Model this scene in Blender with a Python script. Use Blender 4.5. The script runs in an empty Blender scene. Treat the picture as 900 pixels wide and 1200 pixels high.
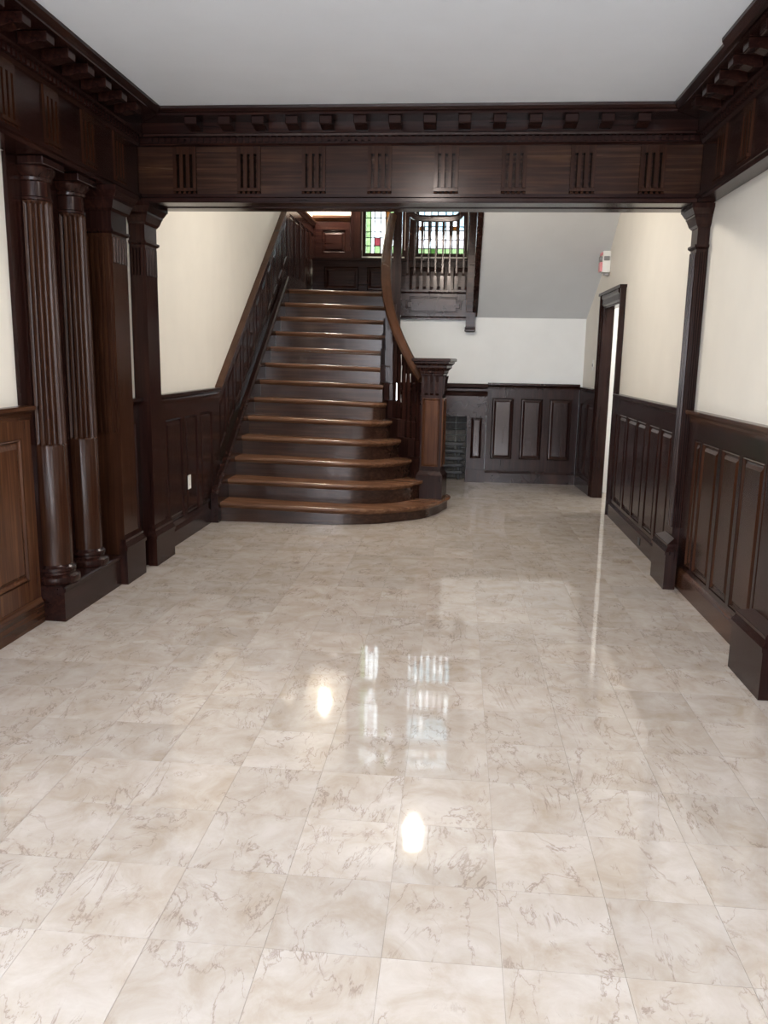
import bpy, bmesh, math, random
from mathutils import Vector, Matrix
C = bpy.context.scene.collection
SC = bpy.context.scene
random.seed(7)

# ------------------------------------------------------------------ camera
def make_camera():
    f, vp, roll = 950.0, (538.0, 421.0), 0.018      # focal length in pixels, vanishing point of the hall axis, roll
    Yc = Vector((vp[0]-450, vp[1]-600, f)).normalized()
    hz = Vector((math.cos(roll), math.sin(roll), 0))
    Zc = Yc.cross(hz).normalized()
    if Zc.y > 0: Zc = -Zc
    Xc = Yc.cross(Zc)
    R = Matrix((Xc, Yc, Zc))                         # world = R @ (right, down, forward)
    r, d, w = R.col[0], R.col[1], R.col[2]
    M = Matrix((( r[0], -d[0], -w[0], 0.0), (r[1], -d[1], -w[1], 0.0), (r[2], -d[2], -w[2], 1.5), (0, 0, 0, 1)))
    cd = bpy.data.cameras.new('camera'); co = bpy.data.objects.new('camera', cd); C.objects.link(co)
    co.matrix_world = M
    cd.sensor_fit = 'AUTO'; cd.sensor_width = 36.0; cd.lens = f/1200.0*36.0
    cd.clip_start = 0.05; cd.clip_end = 200
    SC.camera = co
make_camera()

# ------------------------------------------------------------------ world, lights, exposure
W = bpy.data.worlds.new('world'); SC.world = W; W.use_nodes = True
wn = W.node_tree.nodes; wl = W.node_tree.links
bg = wn['Background']; bg.inputs[0].default_value = (0.86, 0.93, 1.0, 1); bg.inputs[1].default_value = 9.0
SC.view_settings.view_transform = 'Standard'; SC.view_settings.look = 'None'
SC.view_settings.exposure = -0.04; SC.view_settings.gamma = 1.0; SC.view_settings.use_curve_mapping = False
SC.cycles.use_denoising = True
SC.cycles.max_bounces = 10; SC.cycles.diffuse_bounces = 5; SC.cycles.glossy_bounces = 4; SC.cycles.transparent_max_bounces = 12
SC.cycles.caustics_reflective = False; SC.cycles.caustics_refractive = False
SC.cycles.sample_clamp_indirect = 6.0

XLW = -2.325
def area(name, loc, direction, sx, sy, power, col, portal=False):
    l = bpy.data.lights.new(name, 'AREA'); l.shape = 'RECTANGLE'; l.size = sx; l.size_y = sy
    l.energy = power; l.color = col
    if portal: l.cycles.is_portal = True
    o = bpy.data.objects.new(name, l); C.objects.link(o); o.location = loc
    o.rotation_euler = Vector(direction).to_track_quat('-Z', 'Y').to_euler()
    return o
def point(name, loc, power, col, rad=0.06):
    l = bpy.data.lights.new(name, 'POINT'); l.energy = power; l.color = col; l.shadow_soft_size = rad
    o = bpy.data.objects.new(name, l); C.objects.link(o); o.location = loc
    return o
FRONT_WINDOWS = (-1.75, -0.35, 0.85)                 # centres of the street windows behind the camera
SIDE_WINDOWS = (-2.4, -1.2, 0.0)                    # and of the windows in the left wall beside the camera (Y)
for wx in FRONT_WINDOWS:
    area('daylight_street_window', (wx, -3.12, 1.75), (0, 1, -0.05), 0.95, 1.9, 62, (0.82, 0.90, 1.0))
for wy in SIDE_WINDOWS:
    area('daylight_side_window', (XLW+0.03, wy, 1.75), (1, 0, -0.05), 0.9, 1.9, 46, (0.82, 0.90, 1.0))
for wx, ww in ((-1.175, 0.62), (-0.32, 0.75)):       # sky portals in the landing windows
    area('daylight_stair_window', (wx, 12.62, 4.15), (0, -1, 0), ww, 2.34, 1, (1, 1, 1), True)

# ------------------------------------------------------------------ materials
def new_mat(name):
    m = bpy.data.materials.new(name); m.use_nodes = True
    nt = m.node_tree; return m, nt, nt.nodes['Principled BSDF']
def N(nt, t, **kw):
    n = nt.nodes.new(t)
    for k, v in kw.items(): setattr(n, k, v)
    return n
def ramp(nt, stops):
    r = N(nt, 'ShaderNodeValToRGB'); e = r.color_ramp.elements
    e[0].position, e[0].color = stops[0][0], (*stops[0][1], 1)
    e[1].position, e[1].color = stops[-1][0], (*stops[-1][1], 1)
    for p, c in stops[1:-1]:
        x = e.new(p); x.color = (*c, 1)
    return r
def wood(name, axis, dark, mid, light, rough=0.20, bump=0.02, spec=0.25):
    m, nt, b = new_mat(name); L = nt.links
    tc = N(nt, 'ShaderNodeTexCoord'); mp = N(nt, 'ShaderNodeMapping')
    s = [46.0, 46.0, 46.0] if axis in 'xyz' else [5.0, 5.0, 5.0]
    if axis in 'xyz': s['xyz'.index(axis)] = 1.6
    mp.inputs['Scale'].default_value = s
    L.new(tc.outputs['Object'], mp.inputs[0])
    n1 = N(nt, 'ShaderNodeTexNoise'); n1.inputs['Scale'].default_value = 1.0; n1.inputs['Detail'].default_value = 6; n1.inputs['Distortion'].default_value = 0.6
    L.new(mp.outputs[0], n1.inputs[0])
    n2 = N(nt, 'ShaderNodeTexNoise'); n2.inputs['Scale'].default_value = 2.3; n2.inputs['Detail'].default_value = 3
    L.new(tc.outputs['Object'], n2.inputs[0])
    mx = N(nt, 'ShaderNodeMath', operation='MULTIPLY_ADD'); mx.inputs[1].default_value = 0.45; 
    L.new(n2.outputs[0], mx.inputs[0]); L.new(n1.outputs[0], mx.inputs[2])
    rp = ramp(nt, [(0.40, dark), (0.74, mid), (1.0, light)])
    L.new(mx.outputs[0], rp.inputs[0]); L.new(rp.outputs[0], b.inputs['Base Color'])
    rr = N(nt, 'ShaderNodeMapRange'); rr.inputs[3].default_value = rough-0.03; rr.inputs[4].default_value = rough+0.06
    L.new(n1.outputs[0], rr.inputs[0]); L.new(rr.outputs[0], b.inputs['Roughness'])
    bp = N(nt, 'ShaderNodeBump'); bp.inputs['Strength'].default_value = bump; bp.inputs['Distance'].default_value = 0.002
    L.new(n1.outputs[0], bp.inputs['Height']); L.new(bp.outputs[0], b.inputs['Normal'])
    b.inputs['Specular IOR Level'].default_value = spec; b.inputs['Specular Tint'].default_value = (1.0, 0.90, 0.88, 1)
    return m
DK, MD, LT = (0.0078, 0.0026, 0.0024), (0.017, 0.0060, 0.0048), (0.034, 0.0125, 0.0080)
WZ = wood('dark_wood_upright', 'z', DK, MD, LT)
WX = wood('dark_wood_crosswise', 'x', DK, MD, LT)
WY = wood('dark_wood_lengthwise', 'y', DK, MD, LT)
WPG = wood('polished_panel_wood', 'z', DK, MD, LT, rough=0.15, bump=0.0, spec=0.55)
WXG = wood('polished_crosswise_wood', 'n', DK, MD, LT, rough=0.20, bump=0.0, spec=0.34)
WMT = wood('dull_dark_wood', 'z', DK, MD, LT, rough=0.42, bump=0.0, spec=0.12)
BR = ((0.015, 0.0054, 0.0032), (0.031, 0.0115, 0.0060), (0.055, 0.0215, 0.0105))
WNL = wood('warm_brown_wood', 'z', (0.030, 0.0112, 0.0062), (0.068, 0.0265, 0.0130), (0.12, 0.050, 0.0230))
WBY = wood('warm_brown_wood_lengthwise', 'y', (0.024, 0.009, 0.005), (0.052, 0.020, 0.010), (0.095, 0.040, 0.018))
WBZ = wood('brown_wood_upright', 'z', *BR)
TREAD = wood('worn_tread_wood', 'x', (0.065, 0.027, 0.0145), (0.13, 0.060, 0.032), (0.23, 0.120, 0.066), rough=0.24)
RISER = wood('riser_wood', 'x', (0.016, 0.0075, 0.0055), (0.036, 0.017, 0.0115), (0.065, 0.031, 0.019), rough=0.15, bump=0.02, spec=0.36)
RAILW = wood('handrail_wood', 'n', (0.040, 0.0165, 0.009), (0.058, 0.025, 0.0135), (0.082, 0.037, 0.0195), rough=0.24, bump=0.02)
FRIEZE = wood('frieze_oak', 'x', (0.012, 0.0046, 0.0031), (0.029, 0.0115, 0.0066), (0.062, 0.027, 0.013), rough=0.24)
FRIEZEY = wood('frieze_oak_lengthwise', 'y', DK, MD, LT)
def flat(name, col, rough=0.5, metal=0.0, noise=0.0, scale=4.0, bump=0.0, bscale=120):
    m, nt, b = new_mat(name); L = nt.links
    b.inputs['Roughness'].default_value = rough; b.inputs['Metallic'].default_value = metal
    tc = N(nt, 'ShaderNodeTexCoord'); n1 = N(nt, 'ShaderNodeTexNoise'); n1.inputs['Scale'].default_value = scale; n1.inputs['Detail'].default_value = 4
    L.new(tc.outputs['Object'], n1.inputs[0])
    lo = tuple(c*(1-noise) for c in col); hi = tuple(min(1, c*(1+noise)) for c in col)
    rp = ramp(nt, [(0.3, lo), (0.7, hi)]); L.new(n1.outputs[0], rp.inputs[0]); L.new(rp.outputs[0], b.inputs['Base Color'])
    if bump:
        n2 = N(nt, 'ShaderNodeTexNoise'); n2.inputs['Scale'].default_value = bscale; L.new(tc.outputs['Object'], n2.inputs[0])
        bp = N(nt, 'ShaderNodeBump'); bp.inputs['Strength'].default_value = bump; bp.inputs['Distance'].default_value = 0.002
        L.new(n2.outputs[0], bp.inputs['Height']); L.new(bp.outputs[0], b.inputs['Normal'])
    return m
PLASTER = flat('warm_white_plaster', (0.76, 0.72, 0.655), 0.65, noise=0.02, bump=0.10)
WHITEP = flat('cool_white_plaster', (0.86, 0.865, 0.865), 0.65, noise=0.02, bump=0.08)
CEIL = flat('ceiling_paint', (0.76, 0.80, 0.865), 0.8, noise=0.015, bump=0.05)
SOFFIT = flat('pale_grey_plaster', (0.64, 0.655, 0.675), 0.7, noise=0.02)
GROUT = flat('grout', (0.26, 0.23, 0.20), 0.8)
IRON = flat('cast_iron', (0.045, 0.045, 0.048), 0.45, 0.6, noise=0.3, scale=30)
SOOT = flat('sooty_firebrick', (0.13, 0.12, 0.115), 0.8, noise=0.45, scale=14, bump=0.5, bscale=60)
PLATE = flat('ivory_plastic', (0.82, 0.81, 0.78), 0.35)
RED = flat('red_lens', (0.78, 0.30, 0.33), 0.3)
GREYP = flat('grey_lens', (0.25, 0.24, 0.24), 0.3)
LEAD = flat('lead_came', (0.03, 0.03, 0.033), 0.5, 0.5)
BRASS = flat('dull_brass', (0.30, 0.20, 0.08), 0.35, 1.0)
STREET = flat('street_lawn', (0.12, 0.2, 0.07), 0.9, noise=0.3)

def marble():
    m, nt, b = new_mat('polished_marble'); L = nt.links
    tc = N(nt, 'ShaderNodeTexCoord'); oi = N(nt, 'ShaderNodeObjectInfo'); ge = N(nt, 'ShaderNodeNewGeometry')
    rnd = N(nt, 'ShaderNodeMath', operation='ADD'); L.new(oi.outputs['Random'], rnd.inputs[0]); L.new(ge.outputs['Random Per Island'], rnd.inputs[1])
    k1 = N(nt, 'ShaderNodeMath', operation='MULTIPLY'); k1.inputs[1].default_value = 37.0; L.new(rnd.outputs[0], k1.inputs[0])
    k2 = N(nt, 'ShaderNodeMath', operation='MULTIPLY'); k2.inputs[1].default_value = 91.0; L.new(rnd.outputs[0], k2.inputs[0])
    cx = N(nt, 'ShaderNodeCombineXYZ'); L.new(k1.outputs[0], cx.inputs[0]); L.new(k2.outputs[0], cx.inputs[1]); L.new(k1.outputs[0], cx.inputs[2])
    va = N(nt, 'ShaderNodeVectorMath', operation='ADD'); L.new(tc.outputs['Object'], va.inputs[0]); L.new(cx.outputs[0], va.inputs[1])
    vr = N(nt, 'ShaderNodeMapping'); vr.inputs['Rotation'].default_value = (0, 0, 0.75); vr.inputs['Scale'].default_value = (1.5, 0.62, 1.0); L.new(va.outputs[0], vr.inputs[0])
    def noise(scale, det, dist=0.0, rough=0.55, src=None):
        n = N(nt, 'ShaderNodeTexNoise'); n.inputs['Scale'].default_value = scale; n.inputs['Detail'].default_value = det
        n.inputs['Distortion'].default_value = dist; n.inputs['Roughness'].default_value = rough
        L.new((src or va).outputs[0], n.inputs[0]); return n
    cl = noise(6.5, 8, 0.5, 0.65)
    base = ramp(nt, [(0.25, (0.405, 0.325, 0.252)), (0.50, (0.50, 0.434, 0.382)), (0.72, (0.575, 0.518, 0.478))])
    L.new(cl.outputs[0], base.inputs[0])
    def veins(scale, dist, width, det=4, m0=0.47, m1=0.62):
        v = noise(scale, det, dist, 0.6, vr)
        s = N(nt, 'ShaderNodeMath', operation='SUBTRACT'); s.inputs[1].default_value = 0.5; L.new(v.outputs[0], s.inputs[0])
        a = N(nt, 'ShaderNodeMath', operation='ABSOLUTE'); L.new(s.outputs[0], a.inputs[0])
        r = N(nt, 'ShaderNodeMapRange'); r.inputs[1].default_value = 0.0; r.inputs[2].default_value = width; r.inputs[3].default_value = 1; r.inputs[4].default_value = 0
        L.new(a.outputs[0], r.inputs[0])
        g = noise(7.0, 2); gr = N(nt, 'ShaderNodeMapRange'); gr.inputs[1].default_value = m0; gr.inputs[2].default_value = m1
        L.new(g.outputs[0], gr.inputs[0])
        mu = N(nt, 'ShaderNodeMath', operation='MULTIPLY'); L.new(r.outputs[0], mu.inputs[0]); L.new(gr.outputs[0], mu.inputs[1])
        return mu
    v1 = veins(2.4, 0.7, 0.008, 8, 0.36, 0.52); v2 = veins(8.0, 0.6, 0.014, 8, 0.50, 0.64)
    vm = N(nt, 'ShaderNodeMath', operation='MAXIMUM'); L.new(v1.outputs[0], vm.inputs[0]); L.new(v2.outputs[0], vm.inputs[1])
    vs = N(nt, 'ShaderNodeMath', operation='MULTIPLY'); vs.inputs[1].default_value = 0.75; L.new(vm.outputs[0], vs.inputs[0])
    mix = N(nt, 'ShaderNodeMix', data_type='RGBA'); L.new(vs.outputs[0], mix.inputs[0]); L.new(base.outputs[0], mix.inputs[6])
    mix.inputs[7].default_value = (0.27, 0.20, 0.165, 1)
    tone = N(nt, 'ShaderNodeMath', operation='FRACT'); L.new(k2.outputs[0], tone.inputs[0])
    tr = N(nt, 'ShaderNodeMapRange'); tr.inputs[3].default_value = 0.90; tr.inputs[4].default_value = 1.03; L.new(tone.outputs[0], tr.inputs[0])
    hs = N(nt, 'ShaderNodeHueSaturation'); L.new(mix.outputs[2], hs.inputs['Color']); L.new(tr.outputs[0], hs.inputs['Value'])
    L.new(hs.outputs[0], b.inputs['Base Color'])
    rr = N(nt, 'ShaderNodeMapRange'); rr.inputs[3].default_value = 0.025; rr.inputs[4].default_value = 0.07; L.new(cl.outputs[0], rr.inputs[0])
    L.new(rr.outputs[0], b.inputs['Roughness']); b.inputs['IOR'].default_value = 1.5
    return m
MARBLE = marble()
def glass(name, tint, haze=0.35):
    m = bpy.data.materials.new(name); m.use_nodes = True; nt = m.node_tree; L = nt.links; nt.nodes.clear()
    out = N(nt, 'ShaderNodeOutputMaterial'); t = N(nt, 'ShaderNodeBsdfTransparent'); g = N(nt, 'ShaderNodeBsdfGlossy'); tr = N(nt, 'ShaderNodeBsdfTranslucent')
    tc = N(nt, 'ShaderNodeTexCoord'); n1 = N(nt, 'ShaderNodeTexNoise'); n1.inputs['Scale'].default_value = 22; L.new(tc.outputs['Object'], n1.inputs[0])
    lo = tuple(c*0.72 for c in tint); rp = ramp(nt, [(0.35, lo), (0.65, tint)]); L.new(n1.outputs[0], rp.inputs[0])
    L.new(rp.outputs[0], t.inputs[0]); L.new(rp.outputs[0], tr.inputs[0]); g.inputs['Roughness'].default_value = 0.1
    m1 = N(nt, 'ShaderNodeMixShader'); m1.inputs[0].default_value = haze; L.new(t.outputs[0], m1.inputs[1]); L.new(tr.outputs[0], m1.inputs[2])
    m2 = N(nt, 'ShaderNodeMixShader'); m2.inputs[0].default_value = 0.05; L.new(m1.outputs[0], m2.inputs[1]); L.new(g.outputs[0], m2.inputs[2])
    L.new(m2.outputs[0], out.inputs[0]); return m
GL = {'clear': glass('clear_art_glass', (0.92, 0.94, 0.94), 0.15), 'milk': glass('milky_art_glass', (0.74, 0.70, 0.71), 0.4),
      'green': glass('green_art_glass', (0.17, 0.28, 0.12)), 'pale': glass('pale_green_art_glass', (0.42, 0.52, 0.34)),
      'amber': glass('amber_art_glass', (0.26, 0.15, 0.06)), 'blue': glass('blue_art_glass', (0.08, 0.28, 0.40)),
      'rose': glass('rose_art_glass', (0.34, 0.13, 0.15)), 'sky': glass('pale_blue_art_glass', (0.55, 0.66, 0.70), 0.2)}
def lampglass(name, col, strength):
    m, nt, b = new_mat(name)
    b.inputs['Base Color'].default_value = (0.9, 0.88, 0.82, 1); b.inputs['Emission Color'].default_value = (*col, 1); b.inputs['Emission Strength'].default_value = strength
    return m
LAMPG = lampglass('lit_lamp_glass', (1.0, 0.90, 0.74), 22.0)

# ------------------------------------------------------------------ mesh helpers
class Fr:
    """a wall frame: u along the wall, n out of the wall, z up"""
    def __init__(s, o, u, n): s.o, s.u, s.n = Vector(o), Vector(u), Vector(n)
    def p(s, u, z, n): return s.o + s.u*u + s.n*n + Vector((0, 0, z))
WORLD = Fr((0, 0, 0), (1, 0, 0), (0, 1, 0))           # u = X, n = Y
class MB:
    def __init__(s): s.bm = bmesh.new()
    def hexa(s, p):
        v = [s.bm.verts.new(q) for q in p]
        for f in ((0,1,2,3),(4,7,6,5),(0,4,5,1),(1,5,6,2),(2,6,7,3),(3,7,4,0)): s.bm.faces.new([v[i] for i in f])
        return v
    def box(s, fr, u0, u1, z0, z1, n0, n1):
        s.hexa([fr.p(u0,z0,n0), fr.p(u1,z0,n0), fr.p(u1,z0,n1), fr.p(u0,z0,n1), fr.p(u0,z1,n0), fr.p(u1,z1,n0), fr.p(u1,z1,n1), fr.p(u0,z1,n1)]); return s
    def loft(s, rings, cap=True):
        vs = [[s.bm.verts.new(q) for q in r] for r in rings]; k = len(vs[0])
        for a, b in zip(vs, vs[1:]):
            for i in range(k): s.bm.faces.new((a[i], a[(i+1)%k], b[(i+1)%k], b[i]))
        if cap: s.bm.faces.new(vs[0][::-1]); s.bm.faces.new(vs[-1])
        return s
    def prism(s, fr, prof, u0, u1, miter0=0.0, miter1=0.0):     # profile of (n, z) run along u; mitre adds n * m to the ends
        return s.loft([[fr.p(u0 + n*miter0, z, n) for n, z in prof], [fr.p(u1 + n*miter1, z, n) for n, z in prof]])
    def poly(s, pts, z0, z1):                                   # plan polygon
        return s.loft([[Vector((x, y, z0)) for x, y in pts], [Vector((x, y, z1)) for x, y in pts]])
    def quadpanel(s, fr, q, n0, n1, inset, slope, bead=0.012, bn=0.010):   # a bead round a raised field; q = 4 (u, z), counter-clockwise
        def ins(d):
            out = []
            for i in range(4):
                a, b, c = Vector(q[i-1]), Vector(q[i]), Vector(q[(i+1)%4])
                e1, e2 = (b-a).normalized(), (c-b).normalized()
                n1_, n2_ = Vector((-e1.y, e1.x)), Vector((-e2.y, e2.x))
                k = 1 + n1_.dot(n2_); out.append(b + (n1_+n2_)*(d/max(k, 0.2)))
            return out
        lev = [(0, n0), (0, n0+bn), (bead*0.45, n0+bn*1.35), (bead, n0+bn*0.4), (bead+inset*0.3, n0+0.001), (bead+inset, n0+0.002), (bead+inset+slope, n1)]
        return s.loft([[fr.p(a.x, a.y, n) for a in ins(d)] for d, n in lev])
    def lathe(s, c, prof, seg=32, flute=None, a0=0.0, a1=2*math.pi):
        c = Vector(c); rings = []
        for r, z, *fl in prof:
            d = fl[0] if fl else 0.0; ring = []
            for i in range(seg):
                a = a0 + (a1-a0)*i/seg; rr = r
                if d: rr = r - d*abs(math.sin(a*flute/2.0))**0.6
                ring.append(c + Vector((rr*math.cos(a), rr*math.sin(a), z)))
            rings.append(ring)
        return s.loft(rings)
    def sweep(s, path, sect, up=Vector((0, 0, 1))):             # sect: (side, up) points
        rings = []
        for i, p in enumerate(path):
            t = (path[min(i+1, len(path)-1)] - path[max(i-1, 0)]).normalized()
            side = t.cross(up).normalized(); u = side.cross(t).normalized()
            rings.append([p + side*a + u*b for a, b in sect])
        return s.loft(rings)
    def bevel(s, w, seg=1):
        bmesh.ops.bevel(s.bm, geom=list(s.bm.edges), offset=w, segments=seg, affect='EDGES', profile=0.6, clamp_overlap=True); return s
    def build(s, name, mat, parent=None, smooth=False, shift=None):
        bmesh.ops.recalc_face_normals(s.bm, faces=list(s.bm.faces))
        if parent is not None:
            off = parent.matrix_world.translation if parent.parent is None else Vector(parent['origin'])
            if parent.parent is None: off = parent.location
        else: off = shift or Vector((0, 0, 0))
        off = Vector(off)
        for v in s.bm.verts: v.co -= off
        me = bpy.data.meshes.new(name); s.bm.to_mesh(me); s.bm.free()
        if smooth:
            for p in me.polygons: p.use_smooth = True
            me.set_sharp_from_angle(angle=math.radians(35))
        me.materials.append(mat)
        o = bpy.data.objects.new(name, me); C.objects.link(o)
        if parent is not None: o.parent = parent; o['origin'] = tuple(off)
        elif shift: o.location = shift
        return o
def thing(name, label, cat, loc, group=None):
    o = bpy.data.objects.new(name, None); o.empty_display_size = 0.1; C.objects.link(o); o.location = loc
    o['label'] = label; o['category'] = cat
    if group: o['group'] = group
    return o
def tag(o, label, cat, group=None):
    o['label'] = label; o['category'] = cat
    if group: o['group'] = group
    return o
def struct(o, label=None):
    o['kind'] = 'structure'
    if label: o['label'] = label
    return o
def dup(o, parent=None, loc=None):
    c = o.copy(); C.objects.link(c)
    if parent is not None: c.parent = parent
    if loc is not None: c.location = loc
    return c
def catmull(pts, n=8):
    P = [Vector(p) for p in pts]; P = [P[0]*2-P[1]] + P + [P[-1]*2-P[-2]]; out = []
    for i in range(1, len(P)-2):
        a, b, c, d = P[i-1:i+3]
        for k in range(n):
            t = k/n
            out.append(0.5*((2*b) + (c-a)*t + (2*a-5*b+4*c-d)*t*t + (3*b-a-3*c+d)*t**3))
    out.append(P[-2]); return out

# ------------------------------------------------------------------ floor: marble tiles
T = 0.305; X0, Y0 = 0.160, 1.810
fl = MB().box(WORLD, -2.45, 3.2, -0.12, -0.0022, -3.4, 10.6).build('floor', GROUT); struct(fl, 'polished beige marble tile floor')
def tile_rings(x, y, h):
    r = []
    for d, z in ((0.0005, -0.010), (0.0005, 0.0)):
        r.append([Vector((x-h+d, y-h+d, z)), Vector((x+h-d, y-h+d, z)), Vector((x+h-d, y+h-d, z)), Vector((x-h+d, y+h-d, z))])
    return r
cells = [(X0+(i+0.5)*T, Y0+(j+0.5)*T) for j in range(-17, 28) for i in range(-9, 9)]
seen = [c for c in cells if -2.34 < c[0] < 1.60 and 1.1 < c[1] < 10.2]
seen = [c for c in seen if abs(c[0]-(-0.088*c[1])) < 0.50*c[1]+0.35]
seen = [c for c in seen if not (c[0] < -0.75 and c[1] > 7.5)]
seen.sort(key=lambda c: c[1]); near = seen[:298]; ns = set(near)
proto = MB(); proto.loft(tile_rings(0, 0, T/2))
tp = proto.build('tile', MARBLE, fl)
for i, (x, y) in enumerate(near):
    o = tp if i == 0 else dup(tp, fl)
    o.location = (x, y, random.uniform(-0.0002, 0.0002)); o.rotation_euler = (random.uniform(-.0004, .0004), random.uniform(-.0004, .0004), random.choice((0, 0, 0, math.pi)))
rest = MB()
for c in cells:
    if c not in ns and -2.45 < c[0]: rest.loft(tile_rings(c[0], c[1], T/2))
for j in range(20, 26):
    for i in range(9, 10): pass
o = rest.build('tile_field', MARBLE, fl); o['kind'] = 'stuff'

# ------------------------------------------------------------------ walls and ceilings
ZC = 3.01                                             # ceiling of the front room
XL0, XL1, XR, XR2 = -2.325, -2.235, 1.560, 1.500      # left wall near / stair hall, right wall, right wall past the door
YB, YL, ZU = 10.12, 12.50, 5.70                       # wall under the landing, landing back wall, stairwell ceiling
w = MB(); xs = [-3.2]
for wy in SIDE_WINDOWS: xs += [wy-0.48, wy+0.48]
xs.append(5.70)
for a, c in zip(xs[::2], xs[1::2]): w.box(WORLD, XL0-0.2, XL0, 0, 3.2, a, c)
for wy in SIDE_WINDOWS: w.box(WORLD, XL0-0.2, XL0, 0, 0.75, wy-0.48, wy+0.48); w.box(WORLD, XL0-0.2, XL0, 2.75, 3.2, wy-0.48, wy+0.48)
w.box(WORLD, XL0, XL1, 0, 2.488, 5.2405, 5.70); w.box(WORLD, XL0-0.2, XL1, 0, ZU, 5.70, YL+0.2)
struct(w.build('wall_left', PLASTER), 'warm white plaster wall on the left')
DY0, DY1, DZ = 8.24, 9.16, 2.08                       # doorway in the right wall
w = MB(); w.box(WORLD, XR, XR+0.08, 0, 3.2, -3.2, DY0); w.box(WORLD, XR, XR+0.08, DZ, 3.2, DY0, DY1); w.box(WORLD, XR, XR+0.08, 3.2, ZU, 7.9, YB)
w.loft([[Vector((XR, DY1, z)), Vector((XR+0.08, DY1, z)), Vector((XR+0.08, YB, z)), Vector((XR2, YB, z))] for z in (0, 3.2)])
w.box(WORLD, XR2, XR+0.08, 0, ZU, YB, YL+0.2)
struct(w.build('wall_right', PLASTER), 'warm white plaster wall on the right')
w = MB(); w.box(WORLD, -0.62, XR+0.08, 0, 2.02, YB+0.30, YB+0.42)
FX0, FX1, FZ = -0.42, 0.12, 0.81                      # fireplace opening
w.box(WORLD, -0.74, FX0-0.03, 0, 2.0, YB, YB+0.30); w.box(WORLD, FX1+0.03, XR2, 0, 2.0, YB, YB+0.30); w.box(WORLD, FX0-0.03, FX1+0.03, FZ+0.04, 2.0, YB, YB+0.30)
struct(w.build('wall_under_landing', WHITEP), 'cool white plaster wall under the landing')
# landing back wall with two window openings
WIN = ((-1.49, -0.86), (-0.70, 0.06)); WZ0, WZ1 = 2.98, 5.32
w = MB()
w.box(WORLD, XL1, XR2, 2.0, WZ0, YL, YL+0.2); w.box(WORLD, XL1, XR2, WZ1, ZU, YL, YL+0.2)
w.box(WORLD, XL1, WIN[0][0], WZ0, WZ1, YL, YL+0.2); w.box(WORLD, WIN[0][1], WIN[1][0], WZ0, WZ1, YL, YL+0.2); w.box(WORLD, WIN[1][1], XR2, WZ0, WZ1, YL, YL+0.2)
struct(w.build('wall_back', PLASTER), 'white landing wall around the stained glass windows')
# wall behind the camera with three window openings
w = MB(); xs = [XL0]
for wx in FRONT_WINDOWS: xs += [wx-0.5, wx+0.5]
xs.append(XR)
for a, b in zip(xs[::2], xs[1::2]): w.box(WORLD, a, b, 0, 3.2, -3.4, -3.2)
for wx in FRONT_WINDOWS: w.box(WORLD, wx-0.5, wx+0.5, 0, 0.75, -3.4, -3.2); w.box(WORLD, wx-0.5, wx+0.5, 2.75, 3.2, -3.4, -3.2)
struct(w.build('wall_front', PLASTER))
for wx in FRONT_WINDOWS:
    f = MB()
    f.box(WORLD, wx-0.5, wx-0.45, 0.75, 2.75, -3.34, -3.26); f.box(WORLD, wx+0.45, wx+0.5, 0.75, 2.75, -3.34, -3.26)
    f.box(WORLD, wx-0.45, wx+0.45, 0.75, 0.82, -3.34, -3.26); f.box(WORLD, wx-0.45, wx+0.45, 2.68, 2.75, -3.34, -3.26); f.box(WORLD, wx-0.45, wx+0.45, 1.72, 1.77, -3.34, -3.26)
    fo = struct(f.build('window_%d' % (3+FRONT_WINDOWS.index(wx)), WZ))
    MB().box(WORLD, wx-0.45, wx+0.45, 0.82, 2.68, -3.305, -3.299).build('pane', GL['clear'], fo)
for wy in SIDE_WINDOWS:
    f = MB(); Fs = Fr((XL0-0.10, 0, 0), (0, 1, 0), (1, 0, 0))
    f.box(Fs, wy-0.48, wy-0.43, 0.75, 2.75, -0.04, 0.04); f.box(Fs, wy+0.43, wy+0.48, 0.75, 2.75, -0.04, 0.04)
    for z0, z1 in ((0.75, 0.82), (1.72, 1.77), (2.68, 2.75)): f.box(Fs, wy-0.43, wy+0.43, z0, z1, -0.04, 0.04)
    fo = struct(f.build('window_%d' % (6+SIDE_WINDOWS.index(wy)), WZ))
    MB().box(Fs, wy-0.43, wy+0.43, 0.82, 2.68, -0.003, 0.003).build('pane', GL['clear'], fo)
# ceilings
struct(MB().box(WORLD, XL0, XR, ZC, ZC+0.14, -3.2, 5.68).build('ceiling', CEIL), 'pale grey ceiling of the front hall')
w = MB(); w.box(WORLD, XL1, XR, 3.03, 3.17, 5.70, 8.0); w.box(WORLD, 0.20, XR, 3.03, 3.17, 8.0, 8.62)
struct(w.build('ceiling_stair_hall', CEIL))
struct(MB().box(WORLD, XL1, XR, ZU, ZU+0.1, 7.9, YL+0.2).build('ceiling_stairwell', CEIL))
struct(MB().box(WORLD, XL1, XR, 3.17, ZU, 7.86, 7.98).build('wall_upper', PLASTER))
# landing slab
struct(MB().box(WORLD, XL1, XR2, 2.02, 2.305, YB+0.16, YL).build('floor_landing', TREAD))
# soffit of the second flight
SL = 0.1785/0.26
w = MB(); ztop = 3.03; yb = YB+0.02; ys0 = 1.985; yt = yb-(3.03-ys0)/SL
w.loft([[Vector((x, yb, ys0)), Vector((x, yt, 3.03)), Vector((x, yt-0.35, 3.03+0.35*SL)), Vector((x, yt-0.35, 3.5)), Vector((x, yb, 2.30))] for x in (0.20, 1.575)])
struct(w.build('ceiling_slope_under_stairs', SOFFIT), 'pale sloping plaster underside of the upper stair flight')
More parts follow.
